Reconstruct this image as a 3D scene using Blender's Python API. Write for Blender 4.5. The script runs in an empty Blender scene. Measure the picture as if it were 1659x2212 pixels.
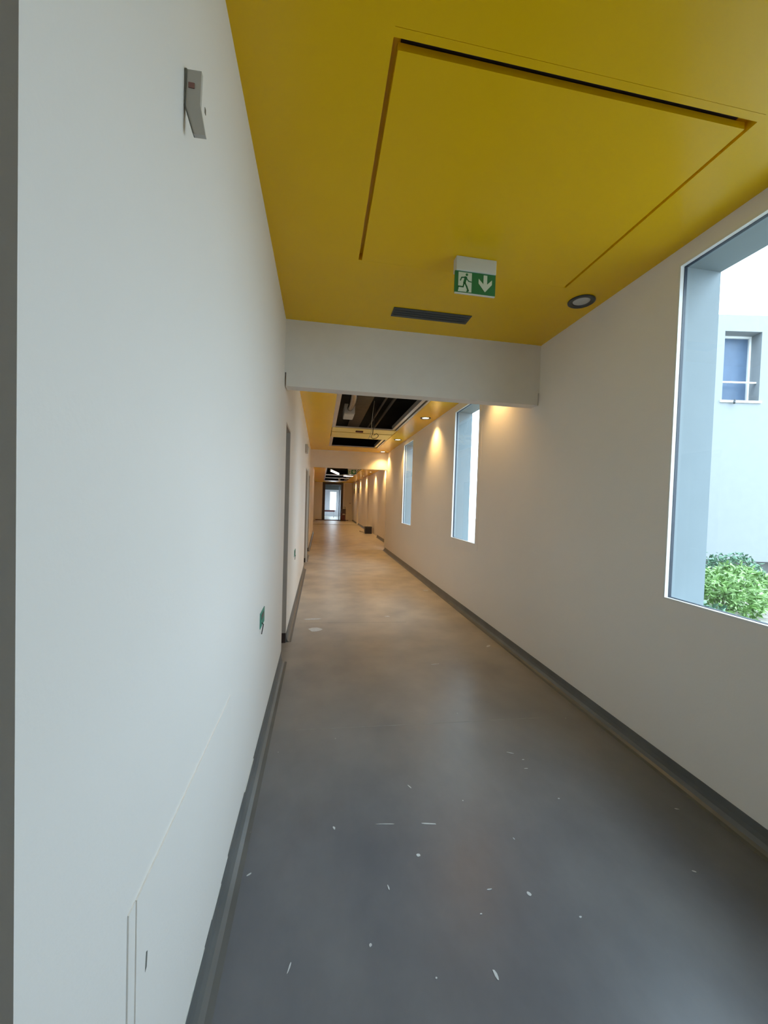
import bpy, bmesh, math, random
from mathutils import Matrix, Vector
random.seed(7)
S = bpy.context.scene
C = S.collection
PI = math.pi

# ---------------------------------------------------------------- camera
F_PX, YAW, PITCH, ROLL = 826.0, 0.165124, -0.0261885, 0.0305520
cam_data = bpy.data.cameras.new('camera')
cam_data.sensor_fit = 'HORIZONTAL'
cam_data.sensor_width = 36.0
cam_data.lens = F_PX / 1659.0 * 36.0
cam_data.clip_start = 0.02
cam_data.clip_end = 300
cam = bpy.data.objects.new('camera', cam_data)
C.objects.link(cam)
def _dir(v):
    x, y, z = v
    c, s = math.cos(ROLL), math.sin(ROLL)
    x, z = c * x - s * z, s * x + c * z
    c, s = math.cos(PITCH), math.sin(PITCH)
    y, z = c * y - s * z, s * y + c * z
    c, s = math.cos(YAW), math.sin(YAW)
    x, y = c * x + s * y, -s * x + c * y
    return Vector((x, y, z))
_r, _f, _u = _dir((1, 0, 0)), _dir((0, 1, 0)), _dir((0, 0, 1))
cam.matrix_world = Matrix(((_r.x, _u.x, -_f.x, 0.0), (_r.y, _u.y, -_f.y, 0.0),
                           (_r.z, _u.z, -_f.z, 1.5), (0, 0, 0, 1)))
S.camera = cam

# ---------------------------------------------------------------- sky, exposure
S.view_settings.view_transform = 'Standard'
S.view_settings.look = 'None'
S.view_settings.exposure = 0.0
S.view_settings.gamma = 1.0
S.view_settings.use_curve_mapping = False
SKY_STRENGTH = 10.4
w = bpy.data.worlds.new('overcast_sky'); S.world = w
w.use_nodes = True
wn, wl = w.node_tree.nodes, w.node_tree.links
wn.clear()
tc = wn.new('ShaderNodeTexCoord')
sep = wn.new('ShaderNodeSeparateXYZ')
rmp = wn.new('ShaderNodeValToRGB')
rmp.color_ramp.elements[0].position = 0.0
rmp.color_ramp.elements[0].color = (0.45, 0.54, 0.66, 1)
rmp.color_ramp.elements[1].position = 0.9
rmp.color_ramp.elements[1].color = (0.72, 0.86, 1.02, 1)
bgn = wn.new('ShaderNodeBackground'); bgn.inputs['Strength'].default_value = SKY_STRENGTH
won = wn.new('ShaderNodeOutputWorld')
wl.new(tc.outputs['Generated'], sep.inputs[0])
wl.new(sep.outputs['Z'], rmp.inputs[0])
wl.new(rmp.outputs[0], bgn.inputs['Color'])
wl.new(bgn.outputs[0], won.inputs['Surface'])
S.cycles.use_denoising = True
S.cycles.max_bounces = 14
S.cycles.diffuse_bounces = 8
S.cycles.transparent_max_bounces = 12
S.cycles.sample_clamp_indirect = 6.0
WARM = (1.0, 0.60, 0.21)
SPOT_W = 34.0
TUBE_EMIT = 14.0

# ---------------------------------------------------------------- dimensions (metres)
XL, XR, H = -0.3225, 1.992, 3.0           # left wall, right wall, ceiling
XR3, H3 = 2.40, 2.85                      # the same beyond the second beam
Y_BACK, Y_B1, Y_B2, Y_END, Y_ROOM = -6.0, 3.325, 11.6, 29.0, 37.0
WINS = [(-2.68, -1.745), (0.40, 1.925), (4.685, 5.615), (8.28, 9.225)]
SILL, HEAD = 0.985, 2.905

# ---------------------------------------------------------------- materials
def newmat(name):
    m = bpy.data.materials.new(name); m.use_nodes = True
    return m, m.node_tree.nodes, m.node_tree.links, m.node_tree.nodes['Principled BSDF']
def mat(name, col, rough=0.5, metal=0.0, var=0.06, scale=6.0, bump=0.0, bscale=60.0, spec=0.5, emit=None, estr=0.0):
    m, n, l, b = newmat(name)
    t = n.new('ShaderNodeTexCoord')
    nz = n.new('ShaderNodeTexNoise'); nz.inputs['Scale'].default_value = scale
    nz.inputs['Detail'].default_value = 5
    r = n.new('ShaderNodeValToRGB')
    r.color_ramp.elements[0].position = 0.3; r.color_ramp.elements[1].position = 0.7
    r.color_ramp.elements[0].color = tuple(c * (1 - var) for c in col) + (1,)
    r.color_ramp.elements[1].color = tuple(min(1, c * (1 + var)) for c in col) + (1,)
    l.new(t.outputs['Object'], nz.inputs['Vector']); l.new(nz.outputs['Fac'], r.inputs[0])
    l.new(r.outputs[0], b.inputs['Base Color'])
    b.inputs['Roughness'].default_value = rough; b.inputs['Metallic'].default_value = metal
    b.inputs['Specular IOR Level'].default_value = spec
    if bump:
        n2 = n.new('ShaderNodeTexNoise'); n2.inputs['Scale'].default_value = bscale
        n2.inputs['Detail'].default_value = 4
        bp = n.new('ShaderNodeBump'); bp.inputs['Strength'].default_value = bump
        bp.inputs['Distance'].default_value = 0.004
        l.new(t.outputs['Object'], n2.inputs['Vector']); l.new(n2.outputs['Fac'], bp.inputs['Height'])
        l.new(bp.outputs[0], b.inputs['Normal'])
    if emit:
        b.inputs['Emission Color'].default_value = tuple(emit) + (1,)
        b.inputs['Emission Strength'].default_value = estr
    return m
M = {}
M['wall'] = mat('wall_paint', (0.87, 0.835, 0.79), 0.55, var=0.015, scale=1.2, bump=0.10, bscale=90)
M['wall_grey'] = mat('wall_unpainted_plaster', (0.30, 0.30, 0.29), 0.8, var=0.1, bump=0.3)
M['beam'] = mat('beam_paint', (0.82, 0.79, 0.75), 0.6, var=0.02, bump=0.1)
M['yellow'] = mat('yellow_ceiling_lacquer', (0.88, 0.54, 0.002), 0.24, var=0.02, scale=1.5, bump=0.03, bscale=25, spec=0.35)
M['yellow_pale'] = mat('pale_yellow_board', (0.80, 0.62, 0.18), 0.35, var=0.05)
M['frame_white'] = mat('white_window_frame', (0.82, 0.82, 0.80), 0.3, var=0.01)
M['gasket'] = mat('dark_rubber_gasket', (0.035, 0.045, 0.07), 0.45)
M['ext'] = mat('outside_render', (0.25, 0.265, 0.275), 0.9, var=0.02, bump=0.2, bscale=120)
M['reveal'] = mat('dimmed_reveal_lining', (0.23, 0.275, 0.295), 0.7, var=0.02)  # colour lowered so the daylit window sides come out less bright
M['cove'] = mat('grey_vinyl_cove', (0.135, 0.14, 0.14), 0.33, var=0.12, scale=5)
M['dark'] = mat('plenum_dark', (0.016, 0.016, 0.015), 0.8, var=0.3)
M['charcoal'] = mat('charcoal_metal', (0.05, 0.055, 0.06), 0.4)
M['grey_dev'] = mat('grey_plastic', (0.52, 0.50, 0.46), 0.5, var=0.04)
M['grey_edge'] = mat('dark_grey_plastic', (0.16, 0.16, 0.14), 0.5)
M['red_dull'] = mat('dull_red_lens', (0.24, 0.10, 0.08), 0.3)
M['white_pl'] = mat('white_plastic', (0.66, 0.67, 0.63), 0.4, var=0.01)
M['sign_green'] = mat('sign_green', (0.02, 0.17, 0.06), 0.35, var=0.02)
M['sign_white'] = mat('sign_white', (0.62, 0.70, 0.58), 0.4, var=0.02)
M['lens_off'] = mat('frosted_lens', (0.55, 0.56, 0.54), 0.35, bump=0.3, bscale=40)
M['lens_on'] = mat('lit_lamp_lens', (0.9, 0.8, 0.6), 0.4, emit=(1.0, 0.78, 0.48), estr=14)
M['tube_on'] = mat('lit_tube', (0.9, 0.9, 0.9), 0.4, emit=(1.0, 0.92, 0.86), estr=TUBE_EMIT)
M['alu'] = mat('aluminium_profile', (0.62, 0.60, 0.56), 0.35, metal=0.7, var=0.05)
M['foil'] = mat('silver_foil_duct', (0.42, 0.40, 0.37), 0.24, metal=0.95, var=0.1, bump=0.8, bscale=45)
M['pipe'] = mat('dull_pipe', (0.10, 0.095, 0.09), 0.4, metal=0.4, var=0.2)
M['socket_green'] = mat('green_back_box', (0.05, 0.26, 0.19), 0.5, var=0.2)
M['cable'] = mat('cable_sheath', (0.05, 0.035, 0.03), 0.5)
M['cable_white'] = mat('white_cable_sheath', (0.55, 0.5, 0.42), 0.5)
M['door_grey'] = mat('grey_door', (0.27, 0.25, 0.22), 0.5, var=0.03)
M['lining'] = mat('grey_brown_jamb', (0.50, 0.45, 0.40), 0.5, var=0.04)
M['door_dark'] = mat('dark_brown_door_frame', (0.055, 0.035, 0.032), 0.4, var=0.15)
M['door_pale'] = mat('pale_door_leaf', (0.74, 0.68, 0.58), 0.45, var=0.03)
M['maroon'] = mat('maroon_paint', (0.10, 0.025, 0.025), 0.5, var=0.15)
M['crate'] = mat('black_crate_plastic', (0.018, 0.019, 0.026), 0.45, var=0.2)
M['steel'] = mat('brushed_steel', (0.5, 0.5, 0.5), 0.3, metal=1.0)
M['bluegrey'] = mat('blue_grey_door_paint', (0.30, 0.36, 0.46), 0.4)
M['room_grey'] = mat('lilac_grey_plaster', (0.55, 0.54, 0.56), 0.8, var=0.05)
M['header'] = mat('dark_header_panel', (0.12, 0.13, 0.12), 0.6)
M['paint_mark'] = mat('dried_plaster_splash', (0.62, 0.64, 0.66), 0.7, var=0.1, scale=40)
M['seam'] = mat('vinyl_weld_rod', (0.30, 0.30, 0.29), 0.5, var=0.15, scale=20)
M['pane_blue'] = mat('blue_far_pane', (0.085, 0.125, 0.19), 0.3, var=0.06, spec=0.2)  # even dark blue for the opaque panes
M['stone'] = mat('pale_paving', (0.72, 0.73, 0.72), 0.8, var=0.06, bump=0.3)
M['soil'] = mat('garden_soil', (0.27, 0.25, 0.21), 0.95, var=0.4, scale=8, bump=0.6, bscale=20)
M['leaf'] = mat('leaf_green', (0.22, 0.36, 0.12), 0.45, var=0.45, scale=9)
M['leaf_dark'] = mat('leaf_dark_green', (0.10, 0.20, 0.12), 0.45, var=0.4, scale=9)
M['stem'] = mat('green_stem', (0.12, 0.17, 0.07), 0.6)

def glass_mat():
    m, n, l, b = newmat('window_glass')
    n.remove(b)
    out = n['Material Output']
    tr = n.new('ShaderNodeBsdfTransparent'); tr.inputs[0].default_value = (0.93, 0.97, 0.96, 1)
    gl = n.new('ShaderNodeBsdfGlossy'); gl.inputs['Roughness'].default_value = 0.02
    fr = n.new('ShaderNodeFresnel'); fr.inputs['IOR'].default_value = 1.45
    mx = n.new('ShaderNodeMixShader')
    ge = n.new('ShaderNodeNewGeometry'); iv = n.new('ShaderNodeMath'); iv.operation = 'SUBTRACT'; iv.inputs[0].default_value = 1.0
    l.new(ge.outputs['Backfacing'], iv.inputs[1])
    mu = n.new('ShaderNodeMath'); mu.operation = 'MULTIPLY'; l.new(fr.outputs[0], mu.inputs[0]); l.new(iv.outputs[0], mu.inputs[1])
    l.new(mu.outputs[0], mx.inputs[0]); l.new(tr.outputs[0], mx.inputs[1]); l.new(gl.outputs[0], mx.inputs[2])
    l.new(mx.outputs[0], out.inputs['Surface'])
    return m
M['glass'] = glass_mat()

def floor_mat():
    m, n, l, b = newmat('dusty_grey_vinyl')
    t = n.new('ShaderNodeTexCoord')
    mp = n.new('ShaderNodeMapping'); mp.inputs['Scale'].default_value = (1.0, 0.7, 1.0)
    l.new(t.outputs['Object'], mp.inputs[0])
    n1 = n.new('ShaderNodeTexNoise'); n1.inputs['Scale'].default_value = 1.7; n1.inputs['Detail'].default_value = 6
    n1.inputs['Roughness'].default_value = 0.62
    l.new(mp.outputs[0], n1.inputs['Vector'])
    r1 = n.new('ShaderNodeValToRGB')
    r1.color_ramp.elements[0].position = 0.32; r1.color_ramp.elements[0].color = (0.120, 0.128, 0.150, 1)
    r1.color_ramp.elements[1].position = 0.72; r1.color_ramp.elements[1].color = (0.19, 0.196, 0.215, 1)
    l.new(n1.outputs['Fac'], r1.inputs[0])
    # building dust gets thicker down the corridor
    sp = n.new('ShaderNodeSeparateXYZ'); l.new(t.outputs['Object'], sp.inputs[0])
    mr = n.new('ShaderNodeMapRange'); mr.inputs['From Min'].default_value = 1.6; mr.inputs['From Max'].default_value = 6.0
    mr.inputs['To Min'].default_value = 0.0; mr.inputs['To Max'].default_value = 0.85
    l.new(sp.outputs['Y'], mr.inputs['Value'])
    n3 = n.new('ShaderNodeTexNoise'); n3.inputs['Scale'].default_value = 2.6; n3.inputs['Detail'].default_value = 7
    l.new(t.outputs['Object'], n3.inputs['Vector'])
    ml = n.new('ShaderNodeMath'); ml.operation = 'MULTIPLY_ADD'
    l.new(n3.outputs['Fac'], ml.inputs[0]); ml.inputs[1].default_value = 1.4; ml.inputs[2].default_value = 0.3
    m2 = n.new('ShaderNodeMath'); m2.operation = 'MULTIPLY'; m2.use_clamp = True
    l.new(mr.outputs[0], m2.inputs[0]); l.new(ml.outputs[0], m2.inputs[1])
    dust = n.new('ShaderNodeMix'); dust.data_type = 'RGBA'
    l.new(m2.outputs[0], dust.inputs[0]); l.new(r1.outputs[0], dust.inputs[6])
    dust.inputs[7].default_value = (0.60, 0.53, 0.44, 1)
    # small plaster specks
    vo = n.new('ShaderNodeTexVoronoi'); vo.inputs['Scale'].default_value = 6.5; vo.inputs['Randomness'].default_value = 1.0
    l.new(t.outputs['Object'], vo.inputs['Vector'])
    gt = n.new('ShaderNodeMath'); gt.operation = 'LESS_THAN'; gt.inputs[1].default_value = 0.028
    l.new(vo.outputs['Distance'], gt.inputs[0])
    rn = n.new('ShaderNodeSeparateColor'); l.new(vo.outputs['Color'], rn.inputs[0])
    g2 = n.new('ShaderNodeMath'); g2.operation = 'GREATER_THAN'; g2.inputs[1].default_value = 0.45
    l.new(rn.outputs[0], g2.inputs[0])
    g3 = n.new('ShaderNodeMath'); g3.operation = 'MULTIPLY'; l.new(gt.outputs[0], g3.inputs[0]); l.new(g2.outputs[0], g3.inputs[1])
    g4 = n.new('ShaderNodeMath'); g4.operation = 'MULTIPLY'; l.new(g3.outputs[0], g4.inputs[0]); g4.inputs[1].default_value = 0.6
    sk = n.new('ShaderNodeMix'); sk.data_type = 'RGBA'
    l.new(g4.outputs[0], sk.inputs[0]); l.new(dust.outputs[2], sk.inputs[6]); sk.inputs[7].default_value = (0.55, 0.56, 0.57, 1)
    l.new(sk.outputs[2], b.inputs['Base Color'])
    rr = n.new('ShaderNodeMapRange'); rr.inputs['To Min'].default_value = 0.27; rr.inputs['To Max'].default_value = 0.40
    l.new(n1.outputs['Fac'], rr.inputs['Value']); l.new(rr.outputs[0], b.inputs['Roughness'])
    b.inputs['Specular IOR Level'].default_value = 0.5
    n4 = n.new('ShaderNodeTexNoise'); n4.inputs['Scale'].default_value = 35
    bp = n.new('ShaderNodeBump'); bp.inputs['Strength'].default_value = 0.06; bp.inputs['Distance'].default_value = 0.003
    l.new(t.outputs['Object'], n4.inputs['Vector']); l.new(n4.outputs['Fac'], bp.inputs['Height']); l.new(bp.outputs[0], b.inputs['Normal'])
    return m
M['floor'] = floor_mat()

# ---------------------------------------------------------------- helpers
def origin_of(o):
    v = Vector((0, 0, 0))
    while o is not None:
        v += o.location; o = o.parent
    return v
class MB:
    """collects shapes in world coordinates; build() links them as one mesh object"""
    def __init__(self): self.bm = bmesh.new()
    def box(self, x0, x1, y0, y1, z0, z1, bev=0.0):
        r = bmesh.ops.create_cube(self.bm, size=1.0)
        vs = r['verts']
        for v in vs:
            v.co = Vector(((x0 + x1) / 2 + v.co.x * (x1 - x0), (y0 + y1) / 2 + v.co.y * (y1 - y0), (z0 + z1) / 2 + v.co.z * (z1 - z0)))
        if bev:
            es = list({e for v in vs for e in v.link_edges})
            bmesh.ops.bevel(self.bm, geom=es, offset=bev, segments=2, affect='EDGES', profile=0.5)
        return self
    def prism(self, pts, axis, a0, a1):
        """polygon pts in the plane across axis, extruded from a0 to a1"""
        def P(u, v, a):
            return {'x': (a, u, v), 'y': (u, a, v), 'z': (u, v, a)}[axis]
        n = len(pts)
        v0 = [self.bm.verts.new(P(u, v, a0)) for u, v in pts]
        v1 = [self.bm.verts.new(P(u, v, a1)) for u, v in pts]
        self.bm.faces.new(v0); self.bm.faces.new(v1[::-1])
        for i in range(n):
            j = (i + 1) % n
            self.bm.faces.new((v0[j], v0[i], v1[i], v1[j]))
        return self
    def tube(self, path, r, seg=8, caps=True):
        path = [Vector(p) for p in path]
        rings = []
        for i, p in enumerate(path):
            d = (path[min(i + 1, len(path) - 1)] - path[max(i - 1, 0)]).normalized()
            a = d.cross(Vector((0, 0, 1)))
            if a.length < 1e-4: a = Vector((1, 0, 0))
            a.normalize(); b = d.cross(a)
            rad = r[i] if isinstance(r, (list, tuple)) else r
            rings.append([self.bm.verts.new(p + (a * math.cos(t) + b * math.sin(t)) * rad) for t in (2 * PI * k / seg for k in range(seg))])
        for q in range(len(rings) - 1):
            for k in range(seg):
                j = (k + 1) % seg
                self.bm.faces.new((rings[q][k], rings[q][j], rings[q + 1][j], rings[q + 1][k]))
        if caps:
            self.bm.faces.new(rings[0][::-1]); self.bm.faces.new(rings[-1])
        return self
    def lathe(self, prof, cx, cy, seg=32):
        """profile of (radius, z) turned about the vertical through cx, cy"""
        rings = [[self.bm.verts.new((cx + r * math.cos(2 * PI * k / seg), cy + r * math.sin(2 * PI * k / seg), z)) for k in range(seg)] for r, z in prof]
        for q in range(len(rings) - 1):
            for k in range(seg):
                j = (k + 1) % seg
                self.bm.faces.new((rings[q][k], rings[q][j], rings[q + 1][j], rings[q + 1][k]))
        return rings
    def build(self, name, m, parent=None, smooth=False):
        bmesh.ops.recalc_face_normals(self.bm, faces=self.bm.faces)
        off = origin_of(parent)
        for v in self.bm.verts: v.co -= off
        me = bpy.data.meshes.new(name); self.bm.to_mesh(me); self.bm.free()
        if smooth:
            for p in me.polygons: p.use_smooth = True
        me.materials.append(m)
        o = bpy.data.objects.new(name, me); C.objects.link(o)
        if parent: o.parent = parent
        return o
def thing(name, loc, label, cat, group=None):
    o = bpy.data.objects.new(name, None); C.objects.link(o)
    o.location = loc; o.empty_display_size = 0.1
    return tag(o, label, cat, group)
def tag(o, label, cat, group=None):
    o['label'] = label; o['category'] = cat
    if group: o['group'] = group
    return o
def struct(o):
    o['kind'] = 'structure'; return o
def copy_tree(o, parent=None):
    c = o.copy(); C.objects.link(c)
    if parent: c.parent = parent
    for ch in list(o.children): copy_tree(ch, c)
    return c
def origin(o, p):
    """move a mesh object's origin to p without moving its shape"""
    p = Vector(p)
    for v in o.data.vertices: v.co -= p
    o.location = p
    return o

# ================================================================ STRUCTURE
# ---- floor
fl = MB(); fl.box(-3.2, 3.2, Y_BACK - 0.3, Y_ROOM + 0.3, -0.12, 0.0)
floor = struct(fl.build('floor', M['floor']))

# ---- right wall with four window openings
WT = 0.248                                  # wall thickness
rw = MB()
ys = [Y_BACK] + [v for wv in WINS for v in wv] + [Y_B2 + 0.12]
for i in range(0, len(ys), 2):
    rw.box(XR, XR + WT, ys[i], ys[i + 1], 0, H + 0.8)
for (a, b) in WINS:
    rw.box(XR, XR + 0.04, a, b, 0, SILL)
    rw.box(XR + 0.04, XR + WT, a, b, 0, SILL - 0.075)
    rw.box(XR, XR + WT, a, b, HEAD, H + 0.8)
wall_right = struct(rw.build('wall_right', M['wall']))
r3 = MB()
r3.box(XR3, XR3 + 0.2, Y_B2 + 0.12, 16.0, 0, H + 0.6)
r3.box(XR3 + 0.07, XR3 + 0.2, 16.0, 19.8, 0, H + 0.6)
r3.box(XR3, XR3 + 0.2, 19.8, 24.4, 0, H + 0.6)
r3.box(XR3 + 0.10, XR3 + 0.25, 24.4, 25.4, 0, H + 0.6)
r3.box(XR3, XR3 + 0.2, 25.4, Y_END, 0, H + 0.6)
struct(r3.build('wall_right_far', M['wall']))
ex = MB()
ex.box(XR + WT, XR + WT + 0.02, Y_BACK, WINS[0][0], -0.3, H + 0.8)
for i, (a, b) in enumerate(WINS):
    nx = WINS[i + 1][0] if i + 1 < len(WINS) else Y_B2 + 0.1
    ex.box(XR + WT, XR + WT + 0.02, b, nx, -0.3, H + 0.8)
    ex.box(XR + WT, XR + WT + 0.02, a, b, -0.3, SILL - 0.080)
    ex.box(XR + WT, XR + WT + 0.02, a, b, HEAD, H + 0.8)
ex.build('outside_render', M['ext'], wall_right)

# unseen upper storey, added to keep sky light off the courtyard facade
us = MB()
us.box(XR + WT - 0.25, XR + WT + 0.02, Y_BACK - 4, 40, H + 0.8, 9.0)
us.box(-6, XR + WT - 0.25, Y_BACK - 4, 40, 8.8, 9.0)
struct(us.build('added_upper_storey', M['ext']))

# ---- left wall: doorway beside the camera, three door recesses
LT = 0.25
LH = H + 0.6
DOORS = [(3.58, 4.08, 2.20), (8.36, 9.30, 2.19), (10.50, 11.30, 2.19)]
lw = MB()
lw.box(XL - LT, XL, Y_BACK, -0.60, 0, LH)
lw.box(XL - LT, XL, -0.60, 0.470, 2.25, LH)
prev = 0.470
for a, b, t in DOORS:
    lw.box(XL - LT, XL, prev, a, 0, LH)
    lw.box(XL - LT, XL, a, b, t, LH)
    prev = b
lw.box(XL - LT, XL, prev, 18.0, 0, LH)
lw.box(-0.50 - LT, -0.50, 18.0, Y_END, 0, LH)
wall_left = struct(lw.build('wall_left', M['wall']))
for i, (a, b, t) in enumerate(DOORS):
    d = MB(); d.box(XL - 0.20, XL - 0.15, a + 0.005, b - 0.005, 0.006, t - 0.005)
    leaf = struct(d.build('door_%d' % (i + 1), M['door_grey']))
    q = MB(); q.box(XL - 0.1495, XL - 0.001, b - 0.022, b - 0.0005, 0.104, t - 0.022); q.box(XL - 0.1495, XL - 0.001, a + 0.0005, a + 0.022, 0.104, t - 0.022)
    q.box(XL - 0.1495, XL - 0.001, a + 0.0005, b - 0.0005, t - 0.0215, t - 0.0005); q.build('jamb_lining', M['lining'], leaf)
    q = MB(); q.box(XL - 0.1495, XL - 0.001, b - 0.024, b - 0.0005, 0.001, 0.1035); q.build('plinth_block', M['door_dark'], leaf)
    hm = MB(); hm.tube([(XL - 0.149, b - 0.09, 1.05), (XL - 0.115, b - 0.09, 1.05), (XL - 0.11, b - 0.10, 1.05), (XL - 0.11, b - 0.20, 1.05)], 0.009)
    hm.build('door_handle', M['steel'], leaf)
# slim white architrave on the far side of the second recess
ar = MB(); ar.box(XL + 0.0005, XL + 0.034, 9.301, 9.36, 0.0, 2.23)
struct(ar.build('trim_3', M['frame_white']))

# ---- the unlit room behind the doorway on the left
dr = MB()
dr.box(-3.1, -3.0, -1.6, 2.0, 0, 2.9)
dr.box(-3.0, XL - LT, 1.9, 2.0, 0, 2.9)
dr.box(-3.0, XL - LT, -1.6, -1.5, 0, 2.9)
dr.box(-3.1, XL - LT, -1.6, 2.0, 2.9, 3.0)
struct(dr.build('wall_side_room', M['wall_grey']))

# ---- back wall behind the camera, far end wall
bw = MB(); bw.box(XL - LT, XR + WT, Y_BACK - 0.15, Y_BACK, 0, LH)
struct(bw.build('wall_back', M['wall']))
DX0, DX1, DZ = 0.13, 1.66, 2.845            # far doorway
ew = MB()
ew.box(-0.75, DX0, Y_END, Y_END + 0.15, 0, LH)
ew.box(DX1, XR3 + 0.2, Y_END, Y_END + 0.15, 0, LH)
ew.box(DX0, DX1, Y_END, Y_END + 0.15, DZ, LH)
struct(ew.build('wall_end', M['wall']))
df = MB()
df.box(DX0, DX0 + 0.19, Y_END - 0.03, Y_END + 0.17, 0, DZ)
df.box(DX1 - 0.16, DX1, Y_END - 0.03, Y_END + 0.17, 0, DZ)
df.box(DX0 + 0.19, DX1 - 0.16, Y_END - 0.03, Y_END + 0.17, DZ - 0.17, DZ)
door_end = struct(df.build('door_4', M['door_dark']))
dl = MB(); dl.box(DX1 + 0.12, XR3 - 0.03, Y_END - 0.045, Y_END - 0.005, 0.01, H3 - 0.08)
d5 = struct(dl.build('door_5', M['door_pale']))
hm = MB(); hm.tube([(2.24, Y_END - 0.045, 1.33), (2.24, Y_END - 0.10, 1.33), (2.24, Y_END - 0.11, 1.33), (2.14, Y_END - 0.11, 1.33)], 0.016)
hm.build('door_handle', M['charcoal'], d5)
th = MB(); th.box(-0.35, 2.1, Y_END - 0.10, Y_END - 0.035, 0.0, 0.05)
struct(th.build('baseboard_end', M['maroon']))
t2 = MB(); t2.box(-0.498, XR3, 23.9, 24.0, 0.0, 0.012)
struct(t2.build('trim_4', M['door_grey']))

# ---- room beyond the far doorway
er = MB()
er.box(-0.6, -0.45, Y_END + 0.15, Y_ROOM, 0, LH)
er.box(2.6, 2.75, Y_END + 0.15, 30.4, 0, LH); er.box(2.6, 2.75, 30.4, 36.4, 0, 0.7); er.box(2.6, 2.75, 30.4, 36.4, 2.6, LH); er.box(2.6, 2.75, 36.4, Y_ROOM, 0, LH)
WX0, WX1, WZ0, WZ1 = 0.86, 1.52, 0.55, 2.35
er.box(-0.6, WX0, Y_ROOM, Y_ROOM + 0.2, 0, LH)
er.box(WX1, 2.75, Y_ROOM, Y_ROOM + 0.2, 0, LH)
er.box(WX0, WX1, Y_ROOM, Y_ROOM + 0.2, 0, WZ0)
er.box(WX0, WX1, Y_ROOM, Y_ROOM + 0.2, WZ1, LH)
er.box(-0.6, 2.75, Y_END + 0.15, Y_ROOM + 0.2, LH, LH + 0.1)
struct(er.build('wall_far_room', M['room_grey']))
hd = MB(); hd.box(-0.449, 2.599, 32.0, 32.2, 2.38, LH - 0.001)
struct(hd.build('trim_5', M['header']))
g = MB(); g.box(WX0, WX1, Y_ROOM + 0.09, Y_ROOM + 0.10, WZ0, WZ1)
fw = struct(g.build('window_5', M['glass']))
g = MB(); g.box(2.66, 2.67, 30.4, 36.4, 0.7, 2.6); struct(g.build('window_6', M['glass']))  # unseen side window, added to brighten the far room
fm = MB()
fm.box(WX0 + 0.001, WX0 + 0.05, Y_ROOM + 0.05, Y_ROOM + 0.085, WZ0 + 0.001, WZ1 - 0.001)
fm.box(WX1 - 0.05, WX1 - 0.001, Y_ROOM + 0.05, Y_ROOM + 0.085, WZ0 + 0.001, WZ1 - 0.001)
fm.box(WX0 + 0.05, WX1 - 0.05, Y_ROOM + 0.05, Y_ROOM + 0.085, WZ0 + 0.001, WZ0 + 0.05)
fm.box(WX0 + 0.05, WX1 - 0.05, Y_ROOM + 0.05, Y_ROOM + 0.085, WZ1 - 0.05, WZ1 - 0.001)
fm.build('window_frame', M['frame_white'], fw)

# ---- cove skirting (vinyl turned up the wall)
def cove(name, xw, sgn, spans, m):
    pr = [(0.0005, 0.1), (0.004, 0.1), (0.0045, 0.06), (0.008, 0.035), (0.018, 0.014), (0.034, 0.004), (0.055, 0.001), (0.055, 0.0), (0.0005, 0.0)]
    mb = MB()
    for y0, y1 in spans:
        mb.prism([(xw + sgn * u, v) for u, v in pr], 'y', y0, y1)
    return struct(mb.build(name, m))
bl = cove('baseboard_left', XL, 1, [(Y_BACK, -0.6), (0.470, 3.58), (4.08, 8.36), (9.36, 10.5), (11.3, 18.0)], M['cove'])
cove('baseboard_right', XR, -1, [(Y_BACK, Y_B2 + 0.12)], M['cove'])
cove('baseboard_right_far', XR3, -1, [(Y_B2 + 0.12, 16.0), (19.8, 24.4), (25.4, Y_END - 0.11)], M['cove'])
# torn sealant left white along the top of the left skirting
sl = MB()
for y0, y1, hmax in ((0.98, 1.22, 0.014), (1.30, 1.42, 0.006), (1.86, 2.10, 0.008)):
    nseg = 14
    tops = [(y0 + (y1 - y0) * i / nseg, 0.1005 + hmax * math.sin(PI * i / nseg) * random.uniform(0.35, 1.0) + 0.0005) for i in range(nseg + 1)]
    for (ya, za), (yb, zb) in zip(tops[:-1], tops[1:]):
        sl.prism([(ya, 0.1003), (yb, 0.1003), (yb, zb), (ya, za)], 'x', XL + 0.0005, XL + 0.0045)
sl.build('sealant', M['white_pl'], bl)

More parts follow.
